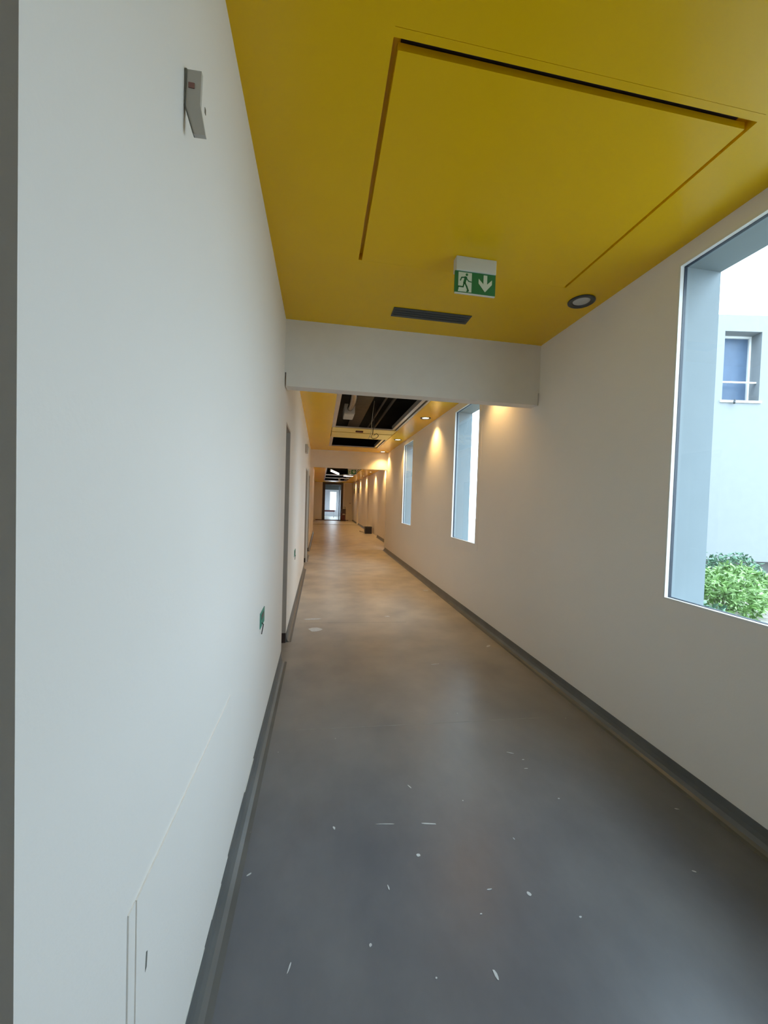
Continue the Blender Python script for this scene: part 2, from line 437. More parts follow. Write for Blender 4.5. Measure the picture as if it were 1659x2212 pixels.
# ---- floor marks: weld seams and dried splashes lying on the vinyl
for y, x0, x1, dy in ((2.50, -0.12, 1.60, -0.045), (4.70, -0.22, 1.1, -0.05), (7.4, 0.0, 1.7, 0.0)):
    sm = MB(); sm.prism([(x0, y - 0.002), (x1, y + dy - 0.002), (x1, y + dy + 0.002), (x0, y + 0.002)], 'z', 0.0002, 0.0008)
    sm.build('seam', M['seam'], floor)
def splash(x, y, sx, sy, rot):
    mb = MB()
    n = 9
    pts = []
    for k in range(n):
        t = 2 * PI * k / n; q = random.uniform(0.6, 1.0)
        px, py = sx * q * math.cos(t), sy * q * math.sin(t)
        pts.append((x + px * math.cos(rot) - py * math.sin(rot), y + px * math.sin(rot) + py * math.cos(rot)))
    mb.prism(pts, 'z', 0.0002, 0.0016)
    mb.build('plaster_splash', M['paint_mark'], floor)
MARKS = [(0.337, 1.711, .050, .0022, -.12), (0.542, 1.686, .045, .0045, -.18), (0.45, 1.537, .010, .009, 0), (1.175, 2.120, .026, .003, -.5),
         (1.223, 2.053, .010, .003, -.3), (1.199, 1.981, .014, .002, -.1), (0.836, 1.323, .009, .014, .5), (0.503, 1.925, .004, .018, .5), (0.205, 1.237, .006, .007, 0),
         (0.899, 1.559, .004, .009, .3), (-0.244, 1.545, .012, .004, .6), (-0.06, 1.213, .003, .022, -.3), (0.591, 1.103, .006, .018, .2), (-0.274, 1.746, .004, .006, 0),
         (1.808, 1.611, .012, .003, -.4), (1.576, 1.314, .010, .003, -.4), (0.62, 1.28, .006, .003, 0), (0.69, 1.36, .012, .003, 0), (0.10, 1.72, .006, .010, .4),
         (0.30, 1.42, .004, .012, .2), (0.98, 1.22, .006, .004, .3), (0.40, 1.12, .004, .004, 0), (1.25, 1.75, .006, .004, 0), (0.75, 1.80, .004, .004, 0),
         (-0.02, 4.45, .10, .09, 0), (-0.06, 4.85, .13, .03, .1), (1.832, 6.348, .06, .05, .2), (1.80, 3.786, .05, .02, .6), (0.9, 4.9, .04, .02, 0), (1.1, 3.4, .05, .006, .1)]
for mk in MARKS: splash(*mk)

# ---- ceiling: yellow boards with a U-shaped recessed slot round an access panel
SX0, SX1, SY0, SY1, SW = 0.194, 1.615, 1.258, 2.420, 0.021
ZT = H + 0.040
cb = MB(); cb.box(XL, XR, Y_BACK, Y_B1, ZT + 0.0, ZT + 0.03)
ceil1 = struct(cb.build('ceiling', M['yellow']))
def cboard(*b):
    q = MB(); q.box(*b); return q.build('ceiling_board', M['yellow'], ceil1)
cboard(XL, SX0, Y_BACK, Y_B1, H, ZT - 0.0002)
cboard(SX1, XR, Y_BACK, Y_B1, H, ZT - 0.0002)
cboard(SX0, SX1, SY1, Y_B1, H, ZT - 0.0002)
cboard(SX0, SX1, Y_BACK, SY0 - 0.0285, H, ZT - 0.0002)
cboard(SX0, SX1, SY0 - 0.0272, SY0, H, ZT - 0.0002)
q = MB(); q.box(SX0 + SW, SX1 - SW + 0.004, SY0 + 0.033, SY1 - 0.0005, H, H + 0.026); q.build('access_panel', M['yellow'], ceil1)
q = MB(); q.box(SX0 + 0.03, SX1 - 0.05, SY0 + 0.0005, SY0 + 0.05, ZT - 0.004, ZT - 0.0005); q.build('slot_void_shade', M['door_dark'], ceil1)  # dark strip painted in for the shaded void above the slot
# ---- ceiling of the second bay: open bays with a crossing board
OX0, OX1 = 0.19, 1.56
c2 = MB()
c2.box(XL, OX0, Y_B1 + 0.12, Y_B2, H, H + 0.03)
c2.box(OX1, XR, Y_B1 + 0.12, Y_B2, H, H + 0.03)
c2.box(OX0, OX1, Y_B1 + 0.12, 3.9, H, H + 0.03)
c2.box(OX0, OX1, 10.72, Y_B2, H, H + 0.03)
ceil2 = struct(c2.build('ceiling_second_bay', M['yellow']))
for y0, y1 in ((7.98, 8.42), (8.50, 9.18)):
    q = MB(); q.box(OX0 + 0.012, OX1 - 0.012, y0, y1, H + 0.001, H + 0.028); q.build('ceiling_board', M['yellow_pale'], ceil2)
for y0, y1 in ((3.9, 7.98), (9.18, 10.72)):
    q = MB()
    q.box(OX0, OX0 + 0.07, y0, y1, H + 0.005, H + 0.03); q.box(OX0 + 0.066, OX0 + 0.07, y0, y1, H + 0.03, H + 0.16)
    q.build('edge_profile', M['alu'], ceil2)
    q = MB()
    q.box(OX1 - 0.035, OX1, y0, y1, H + 0.004, H + 0.012); q.box(OX1 - 0.037, OX1 - 0.035, y0, y1, H + 0.004, H + 0.05)
    q.build('edge_profile', M['alu'], ceil2)
    q = MB()
    q.box(OX1 - 0.115, OX1 - 0.06, y0, y1, H + 0.02, H + 0.028); q.box(OX1 - 0.117, OX1 - 0.115, y0, y1, H + 0.02, H + 0.10)
    q.build('edge_profile', M['alu'], ceil2)
    q = MB(); q.box(OX0 + 0.07, OX1 - 0.117, y1 - 0.05, y1 - 0.02, H + 0.006, H + 0.03); q.build('edge_profile', M['alu'], ceil2)
# ---- ceiling beyond the second beam
PX0, PX1, PY0, PY1 = 0.20, 1.72, 13.4, 26.6
c3 = MB()
c3.box(-0.5, PX0, Y_B2 + 0.12, Y_END, H3, H3 + 0.03)
c3.box(PX1, XR3 + 0.1, Y_B2 + 0.12, Y_END, H3, H3 + 0.03)
c3.box(PX0, PX1, Y_B2 + 0.12, PY0, H3, H3 + 0.03)
c3.box(PX0, PX1, PY1, Y_END, H3, H3 + 0.03)
ceil3 = struct(c3.build('ceiling_third_bay', M['yellow']))
for y0, y1 in ((20.6, 20.9), (23.4, 23.6)):
    q = MB(); q.box(PX0 + 0.01, PX1 - 0.01, y0, y1, H3 + 0.002, H3 + 0.04); q.build('crossbar', M['alu'], ceil3)
q = MB(); q.box(PX0, PX1, PY1 - 0.2, PY1 - 0.01, H3 - 0.004, H3 + 0.03); q.build('crossbar', M['alu'], ceil3)
for xa in (PX0 + 0.001, PX1 - 0.16, PX1 - 0.06):
    q = MB(); q.box(xa, xa + 0.05, PY0, PY1 - 0.21, H3 + 0.045, H3 + 0.06); q.box(xa, xa + 0.004, PY0, PY1 - 0.21, H3 + 0.06, H3 + 0.14); q.build('edge_profile', M['alu'], ceil3)
# ---- dark void above (soffit of the slab)
vd = MB()
vd.box(XL - LT, XR3 + 0.25, Y_BACK - 0.15, Y_END + 0.15, LH, LH + 0.12)
vd.box(XR + 0.0005 - 0.002, XR - 0.0005, Y_B1 + 0.12, Y_B2, H + 0.031, LH)
vd.box(XL + 0.0005, XL + 0.003, Y_B1 + 0.12, Y_B2, H + 0.031, LH)
vd.box(XL + 0.003, XR - 0.003, Y_B2 - 0.004, Y_B2 - 0.001, H + 0.031, LH)
vd.box(-0.4995, -0.497, 18.0, Y_END - 0.001, H3 + 0.031, LH)
vd.box(XR3 - 0.004, XR3 - 0.001, Y_B2 + 0.13, Y_END - 0.001, H3 + 0.031, LH)
vd.box(XL + 0.001, XR3 - 0.005, Y_END - 0.006, Y_END - 0.001, H3 + 0.031, LH)
struct(vd.build('ceiling_slab', M['dark']))

# ---- beams across the corridor
b1 = MB()
b1.box(XL, XR, Y_B1, Y_B1 + 0.12, 2.56, LH)
b1.box(XL + 0.012, XR - 0.012, Y_B1 - 0.0, Y_B1 + 0.12, 2.447, 2.56)
struct(b1.build('trim_1', M['beam']))
b2 = MB(); b2.box(XL, XR, Y_B2, Y_B2 + 0.12, 2.482, LH); b2.box(XR, XR3 + 0.2, Y_B2 + 0.001, Y_B2 + 0.12, 2.482, LH)
b2.box(XR - 0.006, XR, Y_B2, Y_B2 + 0.12, 0, 2.482)
struct(b2.build('trim_2', M['beam']))

# ================================================================ WINDOWS in the right wall
def window(n, a, b, real=True):
    g_ = MB(); g_.box(XR + 0.0285, XR + 0.0365, a + 0.0145, b - 0.0145, SILL + 0.0145, HEAD - 0.0145)
    w_ = struct(g_.build('window_%d' % n, M['glass']))
    def ring(x0, x1, i0, i1, name, m):
        q = MB()
        q.box(x0, x1, a + i0, a + i1, SILL + i0, HEAD - i0); q.box(x0, x1, b - i1, b - i0, SILL + i0, HEAD - i0)
        q.box(x0, x1, a + i1, b - i1, SILL + i0, SILL + i1); q.box(x0, x1, a + i1, b - i1, HEAD - i1, HEAD - i0)
        return q.build(name, m, w_)
    ring(XR - 0.004, XR + 0.020, 0.0005, 0.012, 'inner_frame', M['frame_white'])
    ring(XR + 0.0205, XR + 0.040, 0.0005, 0.014, 'gasket', M['gasket'])
    q = MB()
    t = 0.003
    q.box(XR - t, XR - 0.0002, a - 0.075, a, SILL - 0.075, HEAD + 0.05); q.box(XR - t, XR - 0.0002, b, b + 0.075, SILL - 0.075, HEAD + 0.05)
    q.box(XR - t, XR - 0.0002, a, b, SILL - 0.075, SILL); q.box(XR - t, XR - 0.0002, a, b, HEAD, HEAD + 0.05)
    q.build('plaster_margin', M['wall'], w_)
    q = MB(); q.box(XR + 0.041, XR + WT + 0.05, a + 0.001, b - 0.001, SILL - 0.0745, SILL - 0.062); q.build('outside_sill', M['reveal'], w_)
    x0, x1 = XR + 0.0405, XR + WT + 0.022
    q = MB()
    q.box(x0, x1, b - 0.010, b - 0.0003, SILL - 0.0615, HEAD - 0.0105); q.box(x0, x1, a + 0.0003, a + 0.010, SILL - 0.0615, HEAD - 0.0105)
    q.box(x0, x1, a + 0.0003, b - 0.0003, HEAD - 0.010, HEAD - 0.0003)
    q.build('toned_down_lining', M['reveal'], w_)  # lining added over the white wall sides to dim them
    li = bpy.data.lights.new('daylight_portal', 'AREA'); li.shape = 'RECTANGLE'
    li.size = HEAD - SILL; li.size_y = b - a
    li.cycles.is_portal = True
    lo = bpy.data.objects.new('daylight_portal', li); C.objects.link(lo)
    lo.location = (XR + WT + 0.03, (a + b) / 2, (SILL + HEAD) / 2); lo.rotation_euler = (0, PI / 2, 0)
for i, (a, b) in enumerate(WINS): window(i + 1, a, b)

# ================================================================ OUTSIDE
# courtyard ground
gd = MB(); gd.box(XR + WT + 0.03, 30, -20, 40, -0.4, -0.05)
struct(gd.build('ground', M['soil']))
# facade facing the window, square to u (along) and nrm (towards the corridor)
P0 = Vector((9.292, 7.692, 0)); U = Vector((0.9865, -0.1636, 0)).normalized(); N = Vector((-U.y, U.x, 0)) * -1.0
def fac(mb, u0, u1, n0, n1, z0, z1):
    """box in facade coordinates: u along, n out towards the viewer"""
    vs = []
    for z in (z0, z1):
        for (u, n) in ((u0, n0), (u1, n0), (u1, n1), (u0, n1)):
            vs.append(mb.bm.verts.new(P0 + U * u + N * n + Vector((0, 0, z))))
    for f in ((0, 1, 2, 3), (7, 6, 5, 4), (0, 4, 5, 1), (1, 5, 6, 2), (2, 6, 7, 3), (3, 7, 4, 0)):
        mb.bm.faces.new([vs[i] for i in f])
FH = 6.15                                   # parapet height
ho = thing('building', tuple(P0), 'white rendered building across the courtyard, seen through the big window', 'building')
W0, W1, Z0, Z1 = 0.0, 0.873, 4.15, 5.77
q = MB()
fac(q, -4.3, W0, -0.4, 0, 0.49, FH); fac(q, W1, 9, -0.4, 0, 0.49, FH)
fac(q, W0, W1, -0.4, 0, 0.49, Z0); fac(q, W0, W1, -0.4, 0, Z1, FH)
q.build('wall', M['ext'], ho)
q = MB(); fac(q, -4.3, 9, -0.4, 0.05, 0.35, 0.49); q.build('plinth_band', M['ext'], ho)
q = MB(); fac(q, -4.3, 9, -0.5, -0.2, -0.05, 0.35); q.build('plinth', M['header'], ho)
q = MB(); fac(q, W0, W1, -0.34, -0.30, Z0, Z1); wn_ = q.build('window', M['pane_blue'], ho)
q = MB()
fac(q, W0, W0 + 0.05, -0.30, -0.26, Z0, Z1); fac(q, W1 - 0.05, W1, -0.30, -0.26, Z0, Z1)
fac(q, W0 + 0.05, W1 - 0.05, -0.30, -0.26, Z1 - 0.05, Z1); fac(q, W0 + 0.05, W1 - 0.05, -0.30, -0.26, Z0, Z0 + 0.05)
q.build('window_frame', M['frame_white'], wn_)
q = MB(); fac(q, W0 + 0.001, W1 - 0.001, -0.12, -0.08, 4.59, 4.625); q.build('guard_rail', M['frame_white'], wn_)
q = MB(); a_ = P0 + U * 0.30 + N * 0.01 + Vector((0, 0, 4.16)); q.tube([a_, a_ + N * 0.10 + U * -0.10 + Vector((0, 0, -0.10))], 0.022)
q.build('drain_spout', M['charcoal'], ho)
q = MB(); fac(q, W0 - 0.05, W1 + 0.05, -0.26, 0.03, Z0 - 0.05, Z0); q.build('window_sill', M['frame_white'], ho)

def shrub(x, y, z0, r, h, n, m, label, spray=0, group=None):
    t = thing('shrub', (x, y, z0), label, 'shrub', group)
    st = MB()
    for k in range(7):
        a = random.uniform(0, 2 * PI); q = random.uniform(0.2, 0.75) * r
        st.tube([(x, y, z0), (x + 0.4 * q * math.cos(a), y + 0.4 * q * math.sin(a), z0 + 0.45 * h), (x + q * math.cos(a), y + q * math.sin(a), z0 + 0.85 * h)], [0.012, 0.009, 0.004], 5)
    tips = []
    for k in range(spray):
        a = random.uniform(0, 2 * PI); q = random.uniform(0.0, 0.5) * r
        p0 = Vector((x + q * math.cos(a), y + q * math.sin(a), z0 + 0.75 * h))
        p1 = p0 + Vector((random.uniform(.02, .30), random.uniform(-.1, .1), random.uniform(.25, .45) * h * 0.9))
        st.tube([p0, (p0 + p1) / 2 + Vector((.02, 0, 0)), p1], 0.003, 4)
        for f in range(9): tips.append(p0.lerp(p1, 0.3 + 0.08 * f))
    st.build('stem', M['stem'], t)
    lf = MB()
    def leaf(c, s):
        d = Vector((random.gauss(0, 1), random.gauss(0, 1), random.gauss(0.2, 0.6))).normalized()
        sd = d.cross(Vector((random.gauss(0, 1), random.gauss(0, 1), random.gauss(0, 1)))).normalized()
        up = d.cross(sd) * 0.12 * s
        v = [lf.bm.verts.new(c), lf.bm.verts.new(c + d * s * 0.5 + sd * s * 0.22 + up), lf.bm.verts.new(c + d * s), lf.bm.verts.new(c + d * s * 0.5 - sd * s * 0.22 + up)]
        lf.bm.faces.new((v[0], v[1], v[2])); lf.bm.faces.new((v[0], v[2], v[3]))
    for k in range(n):
        a = random.uniform(0, 2 * PI); el = math.acos(random.uniform(-0.6, 1.0)); q = random.uniform(0.55, 1.0) ** 0.5
        lump = 1 + 0.22 * math.sin(3 * a + 1.7 * x) * math.sin(2.6 * el + y)
        c = Vector((x + r * q * lump * math.sin(el) * math.cos(a), y + r * q * lump * math.sin(el) * math.sin(a), z0 + h * (0.45 + 0.5 * q * lump * math.cos(el))))
        if c.z < z0 + 0.02: c.z = z0 + random.uniform(.02, .15)
        leaf(c, random.uniform(0.06, 0.12))
    for c in tips: leaf(c, random.uniform(0.05, 0.09))
    f = lf.build('foliage', m, t); f['kind'] = 'stuff'
    return t
shrub(4.72, 4.85, -0.05, 0.43, 0.95, 1400, M['leaf'], 'green shrub with thin upright sprays at the left edge of the window view', 12)
shrub(5.52, 4.45, -0.05, 0.43, 0.76, 1500, M['leaf'], 'bright green leafy shrub in the middle of the window view')
shrub(6.45, 4.95, -0.05, 0.43, 0.77, 1300, M['leaf'], 'bright green shrub at the right edge of the window view')
shrub(4.62, 3.95, -0.05, 0.30, 0.46, 700, M['leaf_dark'], 'low dark green shrub nearest the window reveal')
shrub(7.7, 6.1, -0.05, 0.6, 0.8, 900, M['leaf_dark'], 'dark green shrub farther back beside the white building')
for (x0, x1, y0, y1, z0, z1, lb) in ((4.9, 6.4, 3.66, 3.74, -0.05, 0.14, 'long white board lying on edge in front of the shrubs'),
                                    (4.3, 6.6, 3.10, 3.46, -0.05, 0.02, 'flat pale paving slab lying below the window')):
    q = MB(); q.box(x0, x1, y0, y1, z0, z1, 0.01)
    o = q.build('board' if 'board' in lb else 'paving_slab', M['stone'] if 'slab' in lb else M['white_pl'])
    origin(o, ((x0 + x1) / 2, (y0 + y1) / 2, z0)); tag(o, lb, 'board' if 'board' in lb else 'slab')

# ================================================================ CEILING FITTINGS
def make_downlight(lit):
    t = thing('downlight', (0, 0, 0), '', 'light')
    b = MB()
    r = b.lathe([(0.092, 0.0), (0.092, -0.006), (0.086, -0.010), (0.062, -0.006), (0.058, 0.0)], 0, 0)
    for k in range(32):
        j = (k + 1) % 32
        b.bm.faces.new((r[-1][k], r[-1][j], r[0][j], r[0][k]))
    b.build('bezel', M['charcoal'], t, smooth=False)
    l = MB()
    q = l.lathe([(0.0575, -0.0005), (0.050, -0.002), (0.02, -0.004)], 0, 0)
    l.bm.faces.new(q[-1]); l.bm.faces.new(q[0][::-1])
    l.build('lens', M['lens_on'] if lit else M['lens_off'], t)
    return t
def place_light(t, x, y, z, label, group=None):
    t.location = (x, y, z - 0.0005); t['label'] = label
    if group: t['group'] = group
    return t
off = place_light(make_downlight(False), 1.830, 2.550, H, 'unlit round downlight with dark grey ring, in the yellow ceiling before the first beam')
LIT = [(1.79, 4.12, H, 'lit downlight just behind the first white beam, nearest of the lit ones', 1.0),
       (1.785, 6.57, H, 'lit downlight in the yellow ceiling between the two far windows', 1.0),
       (1.785, 9.02, H, 'lit downlight above the farther narrow window', 1.0),
       (1.80, 11.33, H, 'lit downlight tight against the second beam, throwing a hot patch on it', 1.0),
       (2.22, 14.3, H3, 'lit downlight just behind the second beam', 2.2),
       (2.22, 17.4, H3, 'lit downlight over the black crate in the far bay', 2.2),
       (2.22, 20.3, H3, 'lit downlight in the middle of the far bay', 2.2),
       (2.22, 23.4, H3, 'lit downlight before the far end of the corridor', 2.2),
       (2.22, 26.6, H3, 'lit downlight by the pale door at the far end', 2.2)]
p0 = make_downlight(True)
for i, (x, y, z, lb, k) in enumerate(LIT):
    t = p0 if i == 0 else copy_tree(p0)
    place_light(t, x, y, z, lb, 'lit downlights along the right wall')
    li = bpy.data.lights.new('lamp', 'SPOT'); li.energy = SPOT_W * k; li.color = WARM
    li.spot_size = math.radians(120); li.spot_blend = 0.85; li.shadow_soft_size = 0.03
    lo = bpy.data.objects.new('lamp', li); C.objects.link(lo); lo.location = (0, 0, -0.02); lo.parent = t

vt = thing('air_vent', (0.83, 3.0, H), 'long dark grey slot vent in the yellow ceiling next to the first beam', 'vent')
q = MB(); q.box(0.518, 1.150, 2.930, 3.072, H - 0.006, H - 0.0005, 0.002); q.build('frame', M['charcoal'], vt)
for k in range(3):
    y = 2.962 + 0.035 * k
    q = MB(); q.box(0.53, 1.131, y, y + 0.014, H - 0.0095, H - 0.0062); q.build('blade', M['charcoal'], vt)

def exit_sign(x0, x1, y, zt, zh, zb, label, rods=0.0):
    """green running-man and arrow sign, housing on top, its face towards -y"""
    t = thing('exit_sign', ((x0 + x1) / 2, y, zt), label, 'sign', 'exit signs')
    wdt = x1 - x0
    if rods:
        for xx in (x0 + 0.05, x1 - 0.05):
            q = MB(); q.tube([(xx, y + 0.02, zt - 0.0005), (xx, y + 0.02, zt - rods)], 0.004); q.build('suspension_rod', M['steel'], t)
        zt = zt - rods
    q = MB(); q.box(x0 + 0.004, x1 + 0.0, y - 0.004, y + 0.05, zh, zt - 0.0005, 0.004); q.build('housing', M['white_pl'], t)
    hgt = zh - zb
    q = MB(); q.box(x0, x1, y + 0.004, y + 0.012, zb, zh - 0.0003); pn = q.build('panel', M['sign_green'], t)
    yf = y + 0.0038
    def flat(pts, name, m, dz=0.0):
        mb = MB(); mb.prism([(x0 + u * wdt, zb + v * hgt) for u, v in pts], 'y', yf - 0.0006 - dz, yf - dz); return mb.build(name, m, pn)
    flat([(0.085, 0.045), (0.41, 0.045), (0.41, 0.95), (0.085, 0.95)], 'doorway_symbol', M['sign_white'])
    # arrow pointing down
    flat([(0.70, 0.93), (0.79, 0.93), (0.79, 0.51), (0.91, 0.74), (0.91, 0.52), (0.745, 0.14), (0.58, 0.52), (0.58, 0.74), (0.70, 0.51)], 'arrow_symbol', M['sign_white'])
    # running figure: head, torso, arms, legs as flat green strokes
    mb = MB()
    def stroke(pl, wd):
        for (u0, v0), (u1, v1) in zip(pl[:-1], pl[1:]):
            p, r_ = Vector((x0 + u0 * wdt, zb + v0 * hgt)), Vector((x0 + u1 * wdt, zb + v1 * hgt))
            d = (r_ - p).normalized() * wd * 0.3; n_ = Vector((-d.y, d.x)).normalized() * wd / 2
            p2, r2 = p - d, r_ + d
            mb.prism([tuple(p2 + n_), tuple(p2 - n_), tuple(r2 - n_), tuple(r2 + n_)], 'y', yf - 0.0013, yf - 0.0007)
    hx, hz, hr = x0 + 0.287 * wdt, zb + 0.85 * hgt, 0.062 * hgt
    mb.prism([(hx + hr * math.cos(2 * PI * k / 14), hz + hr * math.sin(2 * PI * k / 14)) for k in range(14)], 'y', yf - 0.0013, yf - 0.0007)
    s_ = hgt
    stroke([(0.265, 0.72), (0.235, 0.47)], 0.125 * s_)
    stroke([(0.245, 0.72), (0.165, 0.70), (0.135, 0.56)], 0.055 * s_)
    stroke([(0.28, 0.69), (0.33, 0.56), (0.40, 0.535)], 0.05 * s_)
    stroke([(0.245, 0.46), (0.29, 0.30), (0.33, 0.11), (0.30, 0.07)], 0.075 * s_)
    stroke([(0.225, 0.45), (0.205, 0.27), (0.085, 0.27), (0.075, 0.13)], 0.065 * s_)
    mb.build('running_figure', M['sign_green'], pn)
    q = MB(); q.box(x0 + 0.002, x1 - 0.002, y + 0.003, y + 0.013, zb - 0.006, zb - 0.0003); q.build('light_edge', M['white_pl'], t)
    return t
exit_sign(0.766, 1.028, 2.25, H, 2.914, 2.786, 'green and white exit sign under the yellow ceiling, running figure and down arrow')
exit_sign(0.835, 1.105, 12.35, H3, 2.505, 2.365, 'smaller-looking green exit sign hanging behind the second beam', rods=0.305)

# ================================================================ LEFT WALL FITTINGS
X = XL
sg = thing('wall_sensor', (X, 0.945, 2.31), 'grey bent sensor bracket with a dull red square, high on the left wall', 'sensor')
q = MB(); q.prism([(X + 0.0055, 2.4485), (X + 0.0355, 2.4495), (X + 0.0335, 2.376), (X + 0.0455, 2.312), (X + 0.021, 2.311), (X + 0.003, 2.370)], 'y', 0.940, 0.950)
q.build('body', M['grey_dev'], sg)
q = MB(); q.prism([(X + 0.0004, 2.4485), (X + 0.0053, 2.4485), (X + 0.0028, 2.370), (X + 0.0208, 2.311), (X + 0.0188, 2.311), (X + 0.0004, 2.370)], 'y', 0.938, 0.950)
q.build('back_strip', M['grey_edge'], sg)  # darker strip along the wall side of the bracket
q = MB(); q.box(X + 0.0085, X + 0.0215, 0.9380, 0.9398, 2.408, 2.420, 0.0006); q.build('indicator', M['red_dull'], sg)
q = MB(); q.box(X + 0.0002, X + 0.0012, 1.085, 1.093, 2.494, 2.508); hole = q.build('screw_plug', M['grey_edge'], None)
origin(hole, (X, 1.089, 2.494)); tag(hole, 'small dark plug in the left wall just right of the bent sensor', 'plug')
def socket(y0, y1, z0, z1, label, dark):
    t = thing('socket_box', (X, (y0 + y1) / 2, z0), label, 'socket')
    q = MB(); q.box(X + 0.0003, X + 0.004, y0, y1, z0, z1, 0.001); q.build('back_box', M['socket_green'], t)
    q = MB(); q.box(X + 0.0042, X + 0.0055, y0 + 0.2 * (y1 - y0), y1 - 0.25 * (y1 - y0), z0 + 0.5 * (z1 - z0), z0 + 0.8 * (z1 - z0)); q.build('terminal_block', M['charcoal'], t)
    q = MB(); q.tube([(X + 0.005, y0 + 0.3 * (y1 - y0), z0 + 0.25 * (z1 - z0)), (X + 0.016, y0 + 0.2 * (y1 - y0), z0 + 0.02), (X + 0.010, y0 + 0.05 * (y1 - y0), z0 - 0.03)], 0.003, 6); q.build('wire', M['cable'], t)
socket(2.235, 2.395, 0.755, 0.845, 'open green socket box low on the left wall, nearer the camera', False)
socket(5.10, 5.32, 0.74, 0.83, 'open green socket box on the left wall beyond the first door recess', True)
q = MB(); q.prism([(X + 0.0003, 2.42), (X + 0.05, 2.42), (X + 0.07, 2.52), (X + 0.05, 2.58), (X + 0.0003, 2.58)], 'y', 7.62, 7.86)
o = q.build('wall_detector', M['grey_dev']); origin(o, (X, 7.74, 2.42)); tag(o, 'small pale detector high on the left wall before the second beam', 'detector')
wp = thing('wall_guard', (X, 1.1, 0.104), 'thin white protection board on the foot of the left wall', 'panel')
q = MB(); q.box(X + 0.0003, X + 0.0035, 0.758, 1.52, 0.104, 0.742); q.build('board', M['wall'], wp)
q = MB(); q.box(X + 0.0003, X + 0.0028, 0.729, 0.754, 0.104, 0.744); q.build('edge_strip', M['wall'], wp)
q = MB(); q.prism([(0.796, 0.555), (0.803, 0.558), (0.806, 0.588), (0.800, 0.592)], 'x', X + 0.0036, X + 0.0040); q.build('scuff', M['grey_edge'], wp)

# ================================================================ OPEN CEILING SERVICES
# silver flexible duct with ribs
path, rad = [], []
for i in range(90):
    y = 3.7 + (7.25 - 3.7) * i / 89
    path.append((0.47 + 0.03 * math.sin(2.1 * y) + 0.008 * (y - 5), y, H + 0.24 + 0.02 * math.sin(1.3 * y)))
    rad.append(0.056 + 0.006 * (i % 2) + 0.006 * math.sin(5 * y))
q = MB(); q.tube(path, rad, 14); o = q.build('flexible_duct', M['foil'], None, smooth=True)
origin(o, (0.47, 5.4, H + 0.16)); tag(o, 'crinkled silver duct in the open ceiling, along its left side', 'duct')
jb = thing('junction_box', (0.50, 7.55, H + 0.16), 'grey box at the end of the silver duct in the open ceiling', 'box')
q = MB(); q.box(0.40, 0.60, 7.32, 7.86, H + 0.16, H + 0.34, 0.006); q.build('housing', M['grey_dev'], jb)
q = MB(); q.box(0.41, 0.59, 7.34, 7.84, H + 0.150, H + 0.1595, 0.002); q.build('lid', M['grey_dev'], jb)
for (x, z, r, lb) in ((1.15, H + 0.42, 0.022, 'thin metal pipe in the open ceiling, the left one of the pair'), (1.27, H + 0.36, 0.028, 'thicker metal pipe in the open ceiling, the right one of the pair')):
    q = MB(); q.tube([(x, 3.6, z), (x, 6.5, z), (x + 0.01, 10.6, z)], r, 10); 
    o = q.build('service_pipe', M['pipe'], None, smooth=True); origin(o, (x, 7, z - r)); tag(o, lb, 'pipe')
ct = thing('cable_tray', (0.80, 7.0, H + 0.50), 'dark cable tray running through the open ceiling', 'tray')
q = MB(); q.box(0.66, 0.96, 3.7, 10.5, H + 0.50, H + 0.503); q.build('base', M['pipe'], ct)
q = MB(); q.box(0.656, 0.66, 3.7, 10.5, H + 0.50, H + 0.55); q.build('side_rail', M['pipe'], ct)
q = MB(); q.box(0.96, 0.964, 3.7, 10.5, H + 0.50, H + 0.55); q.build('side_rail', M['pipe'], ct)
# dangling cables by the crossing board
def cable(pts, r, m, label, name='hanging_cable', cat='cable'):
    q = MB(); q.tube(pts, r, 6); o = q.build(name, m, None, smooth=True); origin(o, pts[-1]); tag(o, label, cat); return o
cable([(1.03, 7.6, H + 0.49), (1.03, 7.75, H + 0.2), (1.04, 7.9, H + 0.02), (1.03, 7.93, H - 0.1), (1.0, 7.95, H - 0.16), (1.05, 7.96, H - 0.19), (1.12, 7.96, H - 0.17), (1.16, 7.95, H - 0.12), (1.12, 7.94, H - 0.08), (1.05, 7.93, H - 0.12)],
      0.007, M['cable'], 'dark looped cable hanging below the crossing board of the open ceiling')
cable([(1.00, 7.55, H + 0.49), (0.99, 7.8, H + 0.15), (1.01, 7.94, H - 0.02), (0.98, 7.95, H - 0.14), (0.94, 7.95, H - 0.20)],
      0.006, M['cable_white'], 'pale cable end hanging below the crossing board of the open ceiling')
q = MB(); q.box(0.70, 0.86, 8.18, 8.24, H - 0.028, H + 0.0005, 0.003); o = q.build('terminal_box', M['maroon']); origin(o, (0.78, 8.21, H - 0.028)); tag(o, 'small dark red terminal box on the crossing ceiling board', 'box')

